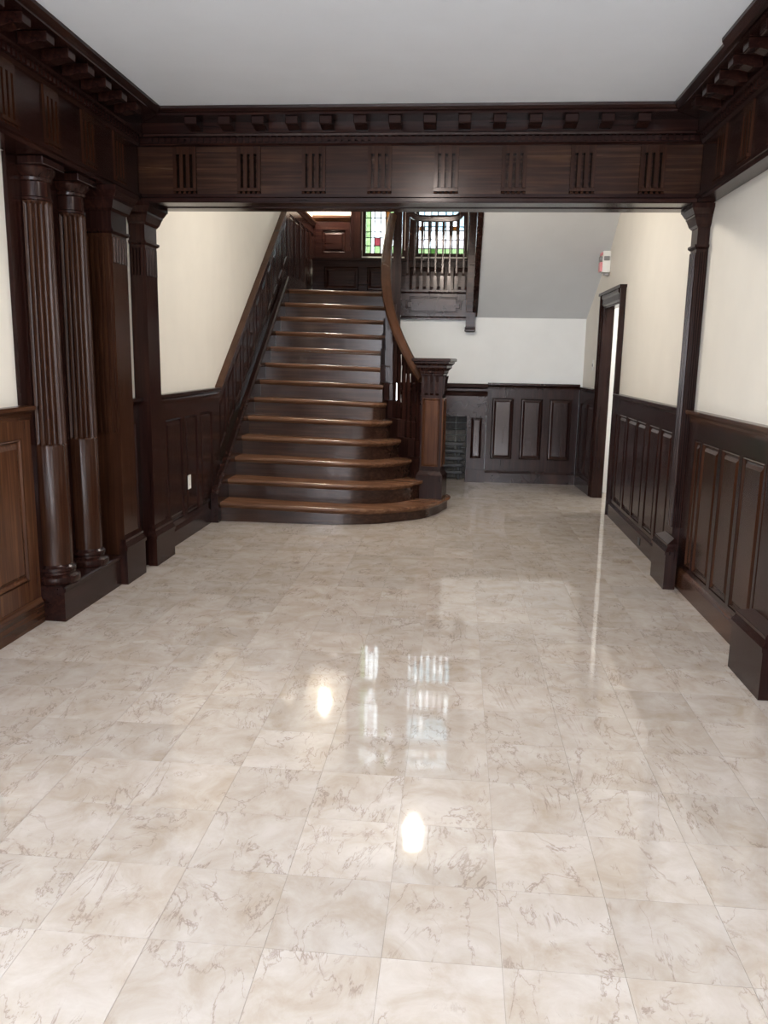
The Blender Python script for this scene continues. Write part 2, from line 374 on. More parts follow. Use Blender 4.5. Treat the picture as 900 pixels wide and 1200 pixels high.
# room beyond the right doorway
w = MB(); w.box(WORLD, XR+0.08, 3.0, 0, 2.6, 9.55, 9.65); w.box(WORLD, 3.0, 3.1, 0, 2.6, 7.4, 9.65); w.box(WORLD, XR+0.08, 3.0, 0, 2.6, 7.3, 7.4)
struct(w.build('wall_side_room', WHITEP))
struct(MB().box(WORLD, XR+0.08, 3.1, 2.6, 2.7, 7.3, 9.65).build('ceiling_side_room', CEIL))

# ------------------------------------------------------------------ entablature (frieze, triglyphs, dentils, modillions, crown)
def entablature(root, fr, u0, u1, tri, mod, dent, fmat, tmat, m0=0.0, m1=0.0, depth=0.17):
    b = MB(); b.box(fr, u0, u1, 2.5355, 2.83, -depth, -0.05); b.build('frieze_back', fmat, root)
    us = [u0] + [v for u in sorted(tri) for v in (u-0.078, u+0.078)] + [u1]
    for a, c in zip(us[::2], us[1::2]):
        if c-a > 0.01:
            b = MB(); b.box(fr, a, c, 2.536, 2.8295, -0.0495, 0.0); b.build('frieze_board', fmat, root)
    b = MB(); b.prism(fr, [(-depth, 2.49), (0.012, 2.49), (0.012, 2.512), (0.026, 2.516), (0.026, 2.535), (-depth, 2.535)], u0, u1, m0, m1); b.build('architrave', tmat, root)
    b = MB(); b.prism(fr, [(-depth, 2.83), (0.012, 2.83), (0.030, 2.842), (0.030, 2.876), (0.062, 2.880), (0.066, 2.892), (0.056, 2.898), (0.056, 2.962), (-depth, 2.962)], u0, u1, m0, m1)
    b.build('bed_moulding', tmat, root)
    b = MB(); b.prism(fr, [(-depth, 2.962), (0.222, 2.962), (0.222, 2.974), (0.236, 2.980), (0.250, 2.994), (0.252, 3.009), (-depth, 3.009)], u0, u1, m0, m1)
    b.build('crown', tmat, root)
    if dent:
        b = MB(); u = dent[0]
        while u < dent[1]: b.box(fr, u, u+0.026, 2.845, 2.874, 0.0305, 0.049); u += 0.0428
        o = b.build('dentil_row', tmat, root); o['kind'] = 'stuff'
    first = None
    for u in mod:
        if first is None:
            b = MB(); a = 0.039
            b.prism(fr, [(0.0565, 2.904), (0.10, 2.902), (0.15, 2.918), (0.185, 2.912), (0.198, 2.916), (0.200, 2.961), (0.0565, 2.961)], u-a, u+a).bevel(0.003)
            first = b.build('modillion', tmat, root); fu = u
        else:
            dup(first, root, fr.u*(u-fu))
    first = None; fg = None
    for u in tri:
        if first is None:
            b = MB()
            b.box(fr, u-0.0775, u+0.0775, 2.782, 2.829, -0.049, 0.012)
            for k in range(4):
                x = u-0.0655+k*0.0437-0.012
                b.prism(fr, [(-0.049, 2.572), (0.010, 2.572), (0.014, 2.576), (0.014, 2.7815), (-0.049, 2.7815)], x, x+0.024)
            first = b.build('triglyph', WBZ, root); fu = u
            g = MB(); g.box(fr, u-0.0775, u+0.0775, 2.552, 2.5715, -0.049, 0.024)
            for k in range(5):
                x = u-0.066+k*0.033
                g.loft([[fr.p(x-0.006, 2.5515, -0.045), fr.p(x+0.006, 2.5515, -0.045), fr.p(x+0.006, 2.5515, 0.018), fr.p(x-0.006, 2.5515, 0.018)],
                        [fr.p(x-0.012, 2.5365, -0.045), fr.p(x+0.012, 2.5365, -0.045), fr.p(x+0.012, 2.5365, 0.025), fr.p(x-0.012, 2.5365, 0.025)]])
            fg = g.build('guttae', WBZ, first)
        else:
            c = dup(first, root, fr.u*(u-fu)); dup(fg, c)
BF = Fr((0, 5.50, 0), (1, 0, 0), (0, -1, 0))           # beam face, towards the viewer
LF = Fr((-2.15, 0, 0), (0, 1, 0), (1, 0, 0))
RF = Fr((1.46, 0, 0), (0, 1, 0), (-1, 0, 0))
beam = thing('ceiling_beam', 'dark carved wooden beam with triglyphs spanning the hall before the staircase', 'beam', (-0.35, 5.5, 2.49))
tris = [-0.122+0.4275*k for k in range(-4, 4)]
mods = [-0.229+0.2138*k for k in range(-7, 7)]
entablature(beam, BF, -2.148, 1.458, tris, mods, (-2.06, 1.38), FRIEZE, WX, 1.0, -1.0, 0.17)
b = MB(); b.box(WORLD, -2.23, 1.555, 2.49, 3.008, 5.672, 5.86); b.build('back_board', WX, beam)
b = MB(); b.box(WORLD, -2.10, 1.41, 2.4845, 2.4895, 5.50, 5.60); b.box(WORLD, -2.10, 1.41, 2.4845, 2.4895, 5.70, 5.80); b.build('soffit_strip', WX, beam)
lc = thing('entablature', 'dark wooden cornice and triglyph frieze above the left hand fluted columns', 'cornice', (-2.15, 3.5, 2.49))
entablature(lc, LF, 0.8, 5.498, [5.18-0.4275*k for k in range(0, 9)], [5.04-0.2138*k for k in range(0, 18)], (0.9, 5.42), FRIEZEY, WY, 0, -1.0, 0.165)
rc = thing('entablature', 'dark wooden cornice and triglyph frieze along the right hand wall', 'cornice', (1.46, 3.5, 2.49))
entablature(rc, RF, 0.8, 5.498, [5.10-0.4275*k for k in range(0, 9)], [5.04-0.2138*k for k in range(0, 18)], (0.9, 5.42), FRIEZEY, WY, 0, -1.0, 0.092)
b = MB(); b.prism(RF, [(0.2525, 2.962), (0.262, 2.974), (0.275, 2.994), (0.277, 3.009), (0.2525, 3.009)], 0.8, 4.30); b.build('crown_break', WY, rc)

# ------------------------------------------------------------------ wainscot
def panels(root, fr, quads, mat, n0=0.0125, n1=0.024, inset=0.012, slope=0.022):
    for q in quads: MB().quadpanel(fr, q, n0, n1, inset, slope).build('panel', mat, root)
def rect(u0, u1, z0, z1): return [(u0, z0), (u1, z0), (u1, z1), (u0, z1)]
CAP = lambda z: [(0.0, z-0.075), (0.028, z-0.075), (0.030, z-0.055), (0.040, z-0.040), (0.058, z-0.026), (0.062, z-0.022), (0.062, z-0.004), (0.058, z), (0.0, z)]
BASE = [(0.0, 0.0), (0.040, 0.0), (0.040, 0.118), (0.030, 0.134), (0.026, 0.150), (0.0, 0.150)]
def wainscot(name, label, fr, u0, u1, cols, zt=1.20, pz=(0.185, 1.012), pmat=None, fmat=None, hmat=None, top=0.075, cap=True):
    r = thing(name, label, 'wainscot', fr.p((u0+u1)/2, 0, 0.0))
    b = MB(); b.box(fr, u0, u1, 0.0, zt-0.076, 0.0005, 0.012); b.build('backing_board', fmat or WZ, r)
    b = MB(); z0, z1 = 0.151, zt-0.0755; e = 0.006
    b.box(fr, u0, u1, z0, pz[0]-e, 0.0125, 0.026); b.box(fr, u0, u1, pz[1]+e, z1, 0.0125, 0.026)
    edges = [u0] + [x for c in cols for x in (c[0]-e, c[1]+e)] + [u1]
    for a, c in zip(edges[::2], edges[1::2]):
        if c-a > 0.004: b.box(fr, a, c, pz[0]-e, pz[1]+e, 0.0125, 0.026)
    b.build('frame', fmat or WZ, r)
    panels(r, fr, [rect(c[0], c[1], *pz) for c in cols], pmat or WZ)
    b = MB(); b.prism(fr, BASE, u0, u1); b.build('skirting', hmat or WY, r)
    if cap: b = MB(); b.prism(fr, CAP(zt), u0, u1); b.build('cap_rail', hmat or WY, r)
    return r
FRn = Fr((XR-0.001, 0, 0), (0, 1, 0), (-1, 0, 0))
FLn = Fr((XL0+0.001, 0, 0), (0, 1, 0), (1, 0, 0))
FLh = Fr((XL1+0.001, 0, 0), (0, 1, 0), (1, 0, 0))
wainscot('wainscot', 'dark wainscot with tall narrow panels along right wall before the beam pilaster', FRn, 3.962, 5.553,
         [(4.06, 4.13), (4.17, 4.48), (4.54, 4.83), (4.90, 5.21), (5.265, 5.38)], 1.20, pmat=WBZ, hmat=WBY)
wainscot('wainscot', 'dark wainscot on right wall nearest the viewer beyond the foremost pedestal', FRn, 1.8, 3.658,
         [(1.9+0.35*k, 2.18+0.35*k) for k in range(5)], 1.20, pmat=WBZ, hmat=WBY)
wainscot('wainscot', 'dark wainscot with narrow panels on right wall between pilaster and doorway', FRn, 5.692, 8.115,
         [(5.96, 6.26), (6.34, 6.65), (6.79, 7.10), (7.14, 7.50), (7.57, 7.90), (7.96, 8.07)], 1.20)
wn_ = Vector((-(YB-9.30), XR2-(XR-0.0092), 0)).normalized()
fr_end = Fr((XR-0.0092+wn_.x*0.001, 9.30, 0), (Vector((XR2, YB, 0))-Vector((XR-0.0092, 9.30, 0))).normalized(), wn_)
cw = wainscot('wainscot', 'short dark wainscot on right wall between the doorway and the back corner', fr_end, 0.0, 0.752, [(0.06, 0.36), (0.42, 0.71)], 1.20)
b = MB(); b.box(fr_end, 0.7525, 0.812, 0.0005, 1.195, 0.001, 0.030); b.build('corner_stile', WZ, cw)
wainscot('wainscot', 'brown wainscot with large panels at left edge beside the first round column', FLn, 1.8, 4.207,
         [(1.95, 2.43), (2.52, 3.00), (3.10, 3.56), (3.66, 4.10)], 1.215, (0.27, 1.04), WNL, WNL, WBY)
wainscot('wainscot', 'narrow dark wainscot strip between square fluted pilaster and beam pilaster at left', FLh, 5.242, 5.503, [(5.365, 5.44)], 1.20, (0.2, 1.03))
wainscot('wainscot', 'dark wainscot of three tall panels at left before the foot of the stairs', FLh, 5.722, 7.385,
         [(6.02, 6.38), (6.46, 6.77), (6.86, 7.19)], 1.205, (0.20, 1.00))
FB = Fr((0, YB-0.001, 0), (1, 0, 0), (0, -1, 0))
wainscot('wainscot', 'dark wainscot of three tall panels on back wall right of the fireplace', FB, 0.362, XR2-0.036,
         [(0.425, 0.685), (0.775, 1.035), (1.12, 1.385)], 1.225, (0.295, 1.04), hmat=WXG, pmat=WPG)

# wainscot climbing the left wall beside the stairs and round the landing
r = thing('stair_wainscot', 'dark panelled wainscot climbing the left wall beside the stair treads', 'wainscot', (XL1, 7.4, 0))
YS0, YS1, ZT1 = 7.39, 10.62, 3.47
capz = lambda y: 1.215 + (y-YS0)*(ZT1-1.215)/(YS1-YS0)
strz = lambda y: 0.1785*((y-7.12)/0.26+1) + 0.13
b = MB(); F = FLh
b.loft([[F.p(YS0, 0.0, n), F.p(YS1, strz(YS1)-0.5, n), F.p(YS1, ZT1-0.02, n), F.p(YS0, 1.195, n)] for n in (0.0005, 0.012)]); b.build('backing_board', WZ, r)
b = MB(); fz = []
pw, st = 0.215, 0.072; ys = [YS0+0.04+k*(pw+st) for k in range(11)]
for y in ys:
    y1 = y+pw
    q = [(y, strz(y)+0.10), (y1, strz(y1)+0.10), (y1, capz(y1)-0.19), (y, capz(y)-0.19)]
    fz.append(q); 
panels(r, F, fz, WZ)
def slab(b, ya, yb_, za, zb, n0, n1):   # za, zb functions of y
    b.loft([[F.p(ya, za(ya), n), F.p(yb_, za(yb_), n), F.p(yb_, zb(yb_), n), F.p(ya, zb(ya), n)] for n in (n0, n1)])
slab(b, YS0, YS1, lambda y: strz(y)-0.02, lambda y: strz(y)+0.094, 0.0125, 0.026); slab(b, YS0, YS1, lambda y: capz(y)-0.184, lambda y: capz(y)-0.05, 0.0125, 0.026)
e = [YS0] + [v for y in ys for v in (y-0.006, y+pw+0.006)] + [YS1]
for a, c in zip(e[::2], e[1::2]): slab(b, a, c, lambda y: strz(y)+0.094, lambda y: capz(y)-0.184, 0.0125, 0.026)
b.build('frame', WZ, r)
def sloped_cap(b, ya, yb_, zf):
    pr = [(0.0, -0.09), (0.030, -0.085), (0.040, -0.05), (0.062, -0.03), (0.066, -0.004), (0.058, 0.0), (0.0, 0.0)]
    b.loft([[F.p(y, zf(y)+z, n) for n, z in pr] for y in (ya, yb_)])
b = MB(); sloped_cap(b, YS0, YS1, capz); b.build('cap_rail', RAILW, r)
r = thing('landing_wainscot', 'dark panelled wainscot on left wall of the stair landing', 'wainscot', (XL1, 11.5, 2.305))
yA, yZ = YS1+0.004, YL-0.068; b = MB(); b.box(F, yA, yZ, 2.31, ZT1-0.02, 0.0005, 0.012); b.build('backing_board', WZ, r)
cols = [(yA+0.06+k*0.36, yA+0.06+k*0.36+0.28) for k in range(5)]
b = MB(); b.box(F, yA, yZ, 2.31, 2.52, 0.0125, 0.026); b.box(F, yA, yZ, 3.28, ZT1-0.09, 0.0125, 0.026)
e = [yA] + [x for c in cols for x in (c[0]-0.006, c[1]+0.006)] + [yZ]
for a, c in zip(e[::2], e[1::2]): b.box(F, a, c, 2.52, 3.28, 0.0125, 0.026)
b.build('frame', WZ, r); panels(r, F, [rect(c[0], c[1], 2.526, 3.274) for c in cols], WZ)
b = MB(); sloped_cap(b, yA, yZ, lambda y: ZT1); b.build('cap_rail', RAILW, r)
FW = Fr((0, YL-0.001, 0), (1, 0, 0), (0, -1, 0))
r = thing('window_side_panelling', 'dark square panel on landing wall left of the stained glass window', 'wainscot', (-1.95, YL, 2.9))
xa, xz = XL1+0.032, -1.668
b = MB(); b.box(FW, xa, xz, 2.93, ZT1-0.01, 0.0005, 0.012); b.build('backing_board', WX, r)
b = MB(); b.box(FW, xa, xz, 2.93, 3.02, 0.0125, 0.03); b.box(FW, xa, xz, 3.35, ZT1-0.005, 0.0125, 0.03); b.box(FW, xa, xa+0.11, 3.02, 3.35, 0.0125, 0.03); b.box(FW, xz-0.07, xz, 3.02, 3.35, 0.0125, 0.03); b.build('frame', WX, r)
b = MB(); b.box(WORLD, XL1+0.0305, XL1+0.045, 2.906, ZT1-0.02, YL-0.066, YL-0.032); b.box(WORLD, XL1+0.001, XL1+0.031, 2.906, ZT1-0.02, YL-0.066, YL-0.001); b.build('corner_stile', WX, r)
panels(r, FW, [rect(xa+0.116, xz-0.076, 3.026, 3.344)], WX, inset=0.02)
b = MB(); b.prism(FW, [(0, ZT1), (0.03, ZT1), (0.06, ZT1+0.05), (0.06, ZT1+0.085), (0, ZT1+0.085)], xa-0.03, xz); b.build('cap_rail', RAILW, r)
r = thing('window_bench', 'dark panelled window bench across the back of the stair landing', 'bench', (-0.9, 12.3, 2.305))
SF = Fr((0, 12.02, 0), (1, 0, 0), (0, -1, 0)); xz = 1.3
b = MB(); b.box(SF, XL1+0.08, xz, 2.306, 2.855, -0.40, 0.0); b.build('front_board', WX, r)
b = MB(); b.box(SF, XL1+0.08, xz, 2.856, 2.90, -0.44, 0.05).bevel(0.008, 2); b.build('seat_board', WX, r)
panels(r, SF, [rect(-1.98+0.62*k, -1.48+0.62*k, 2.45, 2.78) for k in range(5)], WX, 0.0005, 0.012, 0.02, 0.03)

# ------------------------------------------------------------------ stained glass windows
def window(idx, x0, x1, label, rows, layout):
    f = MB(); fw = 0.045; Fy = Fr((0, YL+0.10, 0), (1, 0, 0), (0, -1, 0))
    f.box(Fy, x0, x0+fw, WZ0, WZ1, -0.04, 0.099); f.box(Fy, x1-fw, x1, WZ0, WZ1, -0.04, 0.099)
    for z0, z1 in ((WZ0, WZ0+0.05), (3.74, 3.86), (4.79, 4.89), (WZ1-0.05, WZ1)): f.box(Fy, x0+fw, x1-fw, z0, z1, -0.04, 0.099)
    fo = struct(f.build('window_%d' % idx, WZ), label)
    a, c = x0+fw, x1-fw
    for z0, z1 in ((WZ0+0.05, 3.74), (3.86, 4.79), (4.89, WZ1-0.05)):
        lead = MB(); ws = layout['w']; tot = sum(ws); u = a
        for ci, wd in enumerate(ws):
            u1 = u + (c-a)*wd/tot; zz = z0; hs = layout['h'][ci] if isinstance(layout['h'][0], list) else layout['h']; th = sum(hs)
            for ri, hh in enumerate(hs):
                zn = zz + (z1-z0)*hh/th
                key = layout['c'](ci, ri, len(hs))
                p = MB(); p.box(Fy, u+0.001, u1-0.001, zz+0.001, zn-0.001, -0.003, 0.003); p.build('pane', GL[key], fo)
                if ri: lead.box(Fy, u, u1, zz-0.006, zz+0.006, -0.006, 0.006)
                zz = zn
            if ci: lead.box(Fy, u-0.008, u+0.008, z0, z1, -0.0065, 0.0065)
            u = u1
        lead.build('lead_came', LEAD, fo)
def col1(ci, ri, n):
    if ci == 0: return random.choice(('pale', 'pale', 'clear', 'pale'))
    if ci in (4, 5) : return ('clear', 'blue', 'amber', 'amber', 'amber')[min(ri, 4)] if ci == 4 else ('pale', 'clear', 'green', 'green', 'pale')[min(ri, 4)]
    if ri == 0: return random.choice(('clear', 'pale', 'rose', 'clear'))
    if ri == 1: return random.choice(('clear', 'rose', 'milk'))
    return random.choice(('clear', 'milk', 'clear'))
window(1, *WIN[0], 'stained glass window with green border and amber strips on landing', None,
       {'w': [1.0, 0.8, 1.3, 1.1, 0.9, 1.0, 0.9, 0.8], 'h': [0.7, 0.7, 0.5, 1.2, 1.2], 'c': col1})
def col2(ci, ri, n):
    if ri == 0: return random.choice(('pale', 'green', 'pale', 'clear'))
    if ri == 3: return random.choice(('amber', 'milk', 'sky'))
    if ri >= 4: return random.choice(('sky', 'clear', 'sky'))
    return random.choice(('clear', 'milk', 'clear'))
window(2, *WIN[1], 'pale leaded glass window seen through the landing balusters', None,
       {'w': [0.8, 1, 1, 1.2, 1, 1, 0.8], 'h': [0.5, 0.8, 0.8, 0.35, 1.0, 1.0], 'c': col2})
k = 1
for x0, x1 in ((-1.66, -1.50), (-0.85, -0.71), (0.07, 0.23)):
    b = MB(); b.prism(Fr((0, YL-0.001, 0), (0, 0, 1), (0, -1, 0)) if False else FW, [(0.0, 2.95), (0.05, 2.95), (0.05, WZ1+0.1), (0.0, WZ1+0.1)], x0, x1)
    b.box(FW, x0+0.02, x0+0.04, 3.10, WZ1, 0.0505, 0.058); b.box(FW, x1-0.04, x1-0.02, 3.10, WZ1, 0.0505, 0.058)
    b.box(FW, x0-0.006, x1+0.006, 2.92, 3.06, 0.0005, 0.066)
    struct(b.build('trim_%d' % k, WZ), ('dark moulded casing left of the green bordered stained glass window', 'dark moulded mullion between the two stained glass windows', 'dark moulded casing right of the pale leaded window')[k-1]); k += 1

# ------------------------------------------------------------------ columns and pilasters at left
FCOL = 20
def column(label, y, x=-2.272):
    r = thing('column', label, 'column', (x, y, 0.205), 'fluted round columns at left')
    b = MB(); R = 0.092
    b.lathe((x, y, 0), [(R, 0.31), (R, 0.985), (R, 0.992, 0.004), (R, 1.0, 0.014), (R*0.97, 1.7, 0.014), (R*0.92, 2.262, 0.014), (R*0.92, 2.272, 0.003), (R*0.92, 2.278)], 120, FCOL)
    b.build('shaft', WBZ, r, True)
    b = MB(); b.lathe((x, y, 0), [(0.124, 0.206), (0.128, 0.222), (0.126, 0.242), (0.112, 0.254), (0.103, 0.258), (0.102, 0.270), (0.108, 0.276), (0.108, 0.292), (0.094, 0.304), (0.090, 0.312)], 40)
    b.build('base', WZ, r, True)
    b = MB(); b.lathe((x, y, 0), [(0.081, 2.278), (0.088, 2.283), (0.088, 2.294), (0.080, 2.300), (0.080, 2.372), (0.090, 2.378), (0.092, 2.392), (0.088, 2.398), (0.104, 2.418), (0.112, 2.436), (0.110, 2.446)], 40)
    cp = b.build('capital', WZ, r, True)
    b = MB(); b.box(WORLD, x-0.026, x+0.115, 2.447, 2.488, y-0.118, y+0.118).bevel(0.006, 2); b.build('abacus', WZ, cp)
    return r
column('fluted round column nearest the viewer at left beside the brown wainscot', 4.352)
column('second fluted round column between the nearest column and the square pilaster', 4.748)
r = thing('column_plinth', 'long low dark plinth carrying the two round columns at left', 'plinth', (-2.2, 4.6, 0))
b = MB(); b.box(WORLD, XL0+0.001, -2.165, 0.0005, 0.17, 4.215, 4.985); b.build('block', WY, r)
b = MB(); b.prism(Fr((-2.165, 0, 0), (0, 1, 0), (1, 0, 0)), [(-0.06, 0.171), (0.0, 0.171), (0.012, 0.180), (0.012, 0.196), (0.004, 0.204), (-0.06, 0.204)], 4.208, 4.985)
b.box(WORLD, XL0+0.001, -2.2252, 0.171, 0.204, 4.208, 4.985); b.build('top_moulding', WY, r)
r = thing('column_backboard', 'flat dark wall board behind the two round columns', 'panelling', (XL0, 4.6, 0.21))
b = MB(); b.box(WORLD, XL0+0.0005, XL0+0.022, 1.2165, 2.488, 4.14, 4.99); b.box(WORLD, XL0+0.0005, XL0+0.022, 0.206, 1.216, 4.2155, 4.99); b.build('board', WZ, r)

def pilaster(name, label, fr, u0, u1, dn, flutes_cam, zt=2.489, side=-1, ped=0.32, pu=(0, 0), pn=0.02, z_fl=1.0, mat=None, nped=0.0635, z_fl2=None):
    """fr: u along wall, n out of wall; dn = how far the shaft stands out"""
    mat = mat or WZ
    r = thing(name, label, 'pilaster', fr.p((u0+u1)/2, 0, dn/2))
    b = MB(); b.box(fr, u0, u1, 0.001, zt-0.27, 0.001, dn); b.build('shaft', mat, r)
    b = MB(); w = 0.012                                    # reeds on the face towards the viewer and on the room face
    k = flutes_cam; d = (dn-0.02)/k
    for i in range(k):
        n0 = 0.012+i*d
        b.loft([[fr.p(u0-0.0005, z, n0+d*0.18), fr.p(u0-0.015, z, n0+d*0.3), fr.p(u0-0.015, z, n0+d*0.7), fr.p(u0-0.0005, z, n0+d*0.82)] for z in (z_fl, zt-0.29)])
    k2 = max(3, int((u1-u0)/0.045)); d = (u1-u0-0.02)/k2
    for i in range(k2):
        a = u0+0.01+i*d
        b.loft([[fr.p(a+d*0.18, z, dn+0.0005), fr.p(a+d*0.3, z, dn+0.011), fr.p(a+d*0.7, z, dn+0.011), fr.p(a+d*0.82, z, dn+0.0005)] for z in (z_fl2 or z_fl, zt-0.29)])
    b.build('reeding', mat, r)
    def collar(b, z0, z1, o0, o1):
        b.loft([[fr.p(u0-o, z, 0.001), fr.p(u1+o, z, 0.001), fr.p(u1+o, z, dn+o), fr.p(u0-o, z, dn+o)] for z, o in ((z0, o0), (z1, o1))])
    b = MB(); t = zt-0.27
    collar(b, t+0.0005, t+0.012, 0.004, 0.016); collar(b, t+0.0122, t+0.026, 0.016, 0.016); collar(b, t+0.0262, t+0.13, 0.002, 0.002)
    collar(b, t+0.1302, t+0.145, 0.006, 0.016); collar(b, t+0.1452, t+0.19, 0.018, 0.034); collar(b, t+0.1902, t+0.205, 0.038, 0.038); collar(b, t+0.2052, t+0.24, 0.042, 0.062); collar(b, t+0.2402, t+0.269, 0.066, 0.066)
    b.build('capital', WZ, r)
    b = MB(); P0, P1, PN = u0-pu[0], u1+pu[1], dn+pn
    def ring(z0, z1, o0, o1): b.loft([[fr.p(P0-o, z, nped), fr.p(P1+o, z, nped), fr.p(P1+o, z, PN+o), fr.p(P0-o, z, PN+o)] for z, o in ((z0, o0), (z1, o1))])
    ring(0.0005, ped-0.10, 0.0, 0.0); ring(ped-0.0998, ped-0.08, 0.008, 0.008); ring(ped-0.0798, ped-0.045, 0.006, -0.012); ring(ped-0.0448, ped-0.03, -0.008, -0.008); ring(ped-0.0298, ped-0.0005, -0.012, -pn)
    b.build('pedestal', WZ, r)
    return r
FPL0 = Fr((XL0, 0, 0), (0, 1, 0), (1, 0, 0))
FPL = Fr((XL1, 0, 0), (0, 1, 0), (1, 0, 0))
pilaster('square_pilaster', 'square fluted pilaster at left between second round column and white wall strip', FPL0, 5.008, 5.235, 0.185, 5, ped=0.33, pu=(0.012, 0.075), pn=0.018, mat=WBZ, nped=0.155, z_fl2=2.05)
pilaster('pilaster', 'dark pilaster under the left end of the ceiling beam', FPL, 5.505, 5.72, 0.110, 4, ped=0.30, pu=(0.02, 0.135), pn=0.018, z_fl=2.02)
FPR = Fr((XR, 0, 0), (0, 1, 0), (-1, 0, 0))
pilaster('pilaster', 'dark fluted pilaster under the right end of the ceiling beam', FPR, 5.555, 5.69, 0.075, 4, ped=0.34, pu=(0.13, 0.105), pn=0.065, z_fl=0.4)
pilaster('pilaster', 'dark pilaster with heavy pedestal on right wall nearest the viewer', FPR, 3.66, 3.96, 0.085, 4, ped=0.33, pu=(0.055, 0.065), pn=0.07, z_fl=1.0)

# ------------------------------------------------------------------ doorway in the right wall
def casing():
    d = MB(); FD = FPR; o = 0.001
    prof = [(o, 0), (0.055, 0), (0.055, 0.03), (0.042, 0.045), (0.042, 0.10), (0.030, 0.118), (o, 0.118)]    # (n, distance from outer edge)
    d.loft([[FD.p(8.120+t, z, n) for n, t in prof] for z in (0.0, 2.195)])
    d.loft([[FD.p(9.278-t, z, n) for n, t in prof] for z in (0.0, 2.195)])
    d.loft([[FD.p(u, 2.195-t, n) for n, t in prof] for u in (8.2385, 9.1595)])
    d.box(FD, 8.10, 9.298, 2.1955, 2.225, o, 0.068)
    return d.build('door_1', WZ)
dr = struct(casing(), 'dark wooden casing of the open doorway in the right wall')
b = MB(); b.box(WORLD, XR-0.02, XR+0.085, 0.0, DZ-0.02, DY1-0.022, DY1-0.001); b.box(WORLD, XR-0.02, XR+0.085, 0.0, DZ-0.02, DY0+0.001, DY0+0.022); b.box(WORLD, XR-0.02, XR+0.085, DZ-0.02, DZ-0.001, DY0+0.001, DY1-0.001)
b.build('jamb', WZ, dr)

# ------------------------------------------------------------------ fireplace under the landing
r = thing('fireplace', 'dark wooden fireplace surround on back wall behind the newel post', 'fireplace', (-0.15, YB, 0))
SURX0, SURX1 = FX0-0.24, FX1+0.24
for a, c in ((SURX0, FX0), (FX1, SURX1)):
    b = MB(); b.box(FB, a, c, 0.0005, 0.16, 0.0005, 0.085); b.box(FB, a+0.008, c-0.008, 0.1605, 0.68, 0.0005, 0.070)
    p = b.build('side_post', WZ, r)
    b = MB(); b.quadpanel(FB, rect(a+0.055, c-0.055, 0.30, 0.80), 0.0705, 0.084, 0.008, 0.012); b.build('panel', WPG, p)
b = MB(); b.box(FB, SURX0+0.008, FX0, 0.6805, 0.83, 0.0005, 0.0700); b.box(FB, FX1, SURX1-0.008, 0.6805, 0.83, 0.0005, 0.0700); b.box(FB, FX0+0.0005, FX1-0.0005, FZ, 0.83, 0.0005, 0.0700)
b.box(FB, SURX0, SURX1, 0.8305, 0.875, 0.0005, 0.085); b.box(FB, SURX0+0.005, SURX1-0.005, 0.8755, 0.99, 0.0005, 0.075); b.box(FB, SURX0, SURX1, 0.9905, 1.06, 0.0005, 0.088); b.build('lintel', WXG, r)
b = MB(); b.prism(FB, [(0.0005, 1.061), (0.09, 1.061), (0.10, 1.10), (0.125, 1.125), (0.125, 1.15), (0.155, 1.17), (0.16, 1.20), (0.15, 1.212), (0.0005, 1.212)], SURX0-0.04, SURX1+0.0); b.build('mantel_shelf', WX, r)
b = MB(); b.box(WORLD, FX0-0.028, FX0-0.001, 0.0, FZ, YB+0.005, YB+0.298); b.box(WORLD, FX1+0.001, FX1+0.028, 0.0, FZ, YB+0.005, YB+0.298); b.box(WORLD, FX0-0.028, FX1+0.028, FZ+0.001, FZ+0.038, YB+0.005, YB+0.298); b.build('firebox', IRON, r)
first = None
for row in range(10):
    for cx in range(4):
        x = FX0 + 0.002 + cx*0.136 + (0.0 if row % 2 else -0.0)
        if first is None:
            b = MB(); b.box(WORLD, x, x+0.130, 0.003, 0.073, YB+0.24, YB+0.297).bevel(0.006); first = b.build('firebrick', SOOT, r); fx = x
        else: dup(first, r, (x-fx, random.uniform(-.008, .004), row*0.079))
g = thing('fire_grate', 'black iron fire grate with stacked bars inside the fireplace opening', 'grate', (-0.15, YB+0.12, 0))
for i, z in enumerate((0.07, 0.16, 0.25, 0.34, 0.43)):
    b = MB(); b.box(WORLD, FX0+0.03, FX1-0.03, z, z+0.045, YB+0.07, YB+0.115).bevel(0.01, 2); b.build('bar', IRON, g)
for x in (FX0+0.06, (FX0+FX1)/2-0.02, FX1-0.10):
    b = MB(); b.box(WORLD, x, x+0.035, 0.001, 0.52, YB+0.117, YB+0.15).bevel(0.006); b.build('upright', IRON, g)

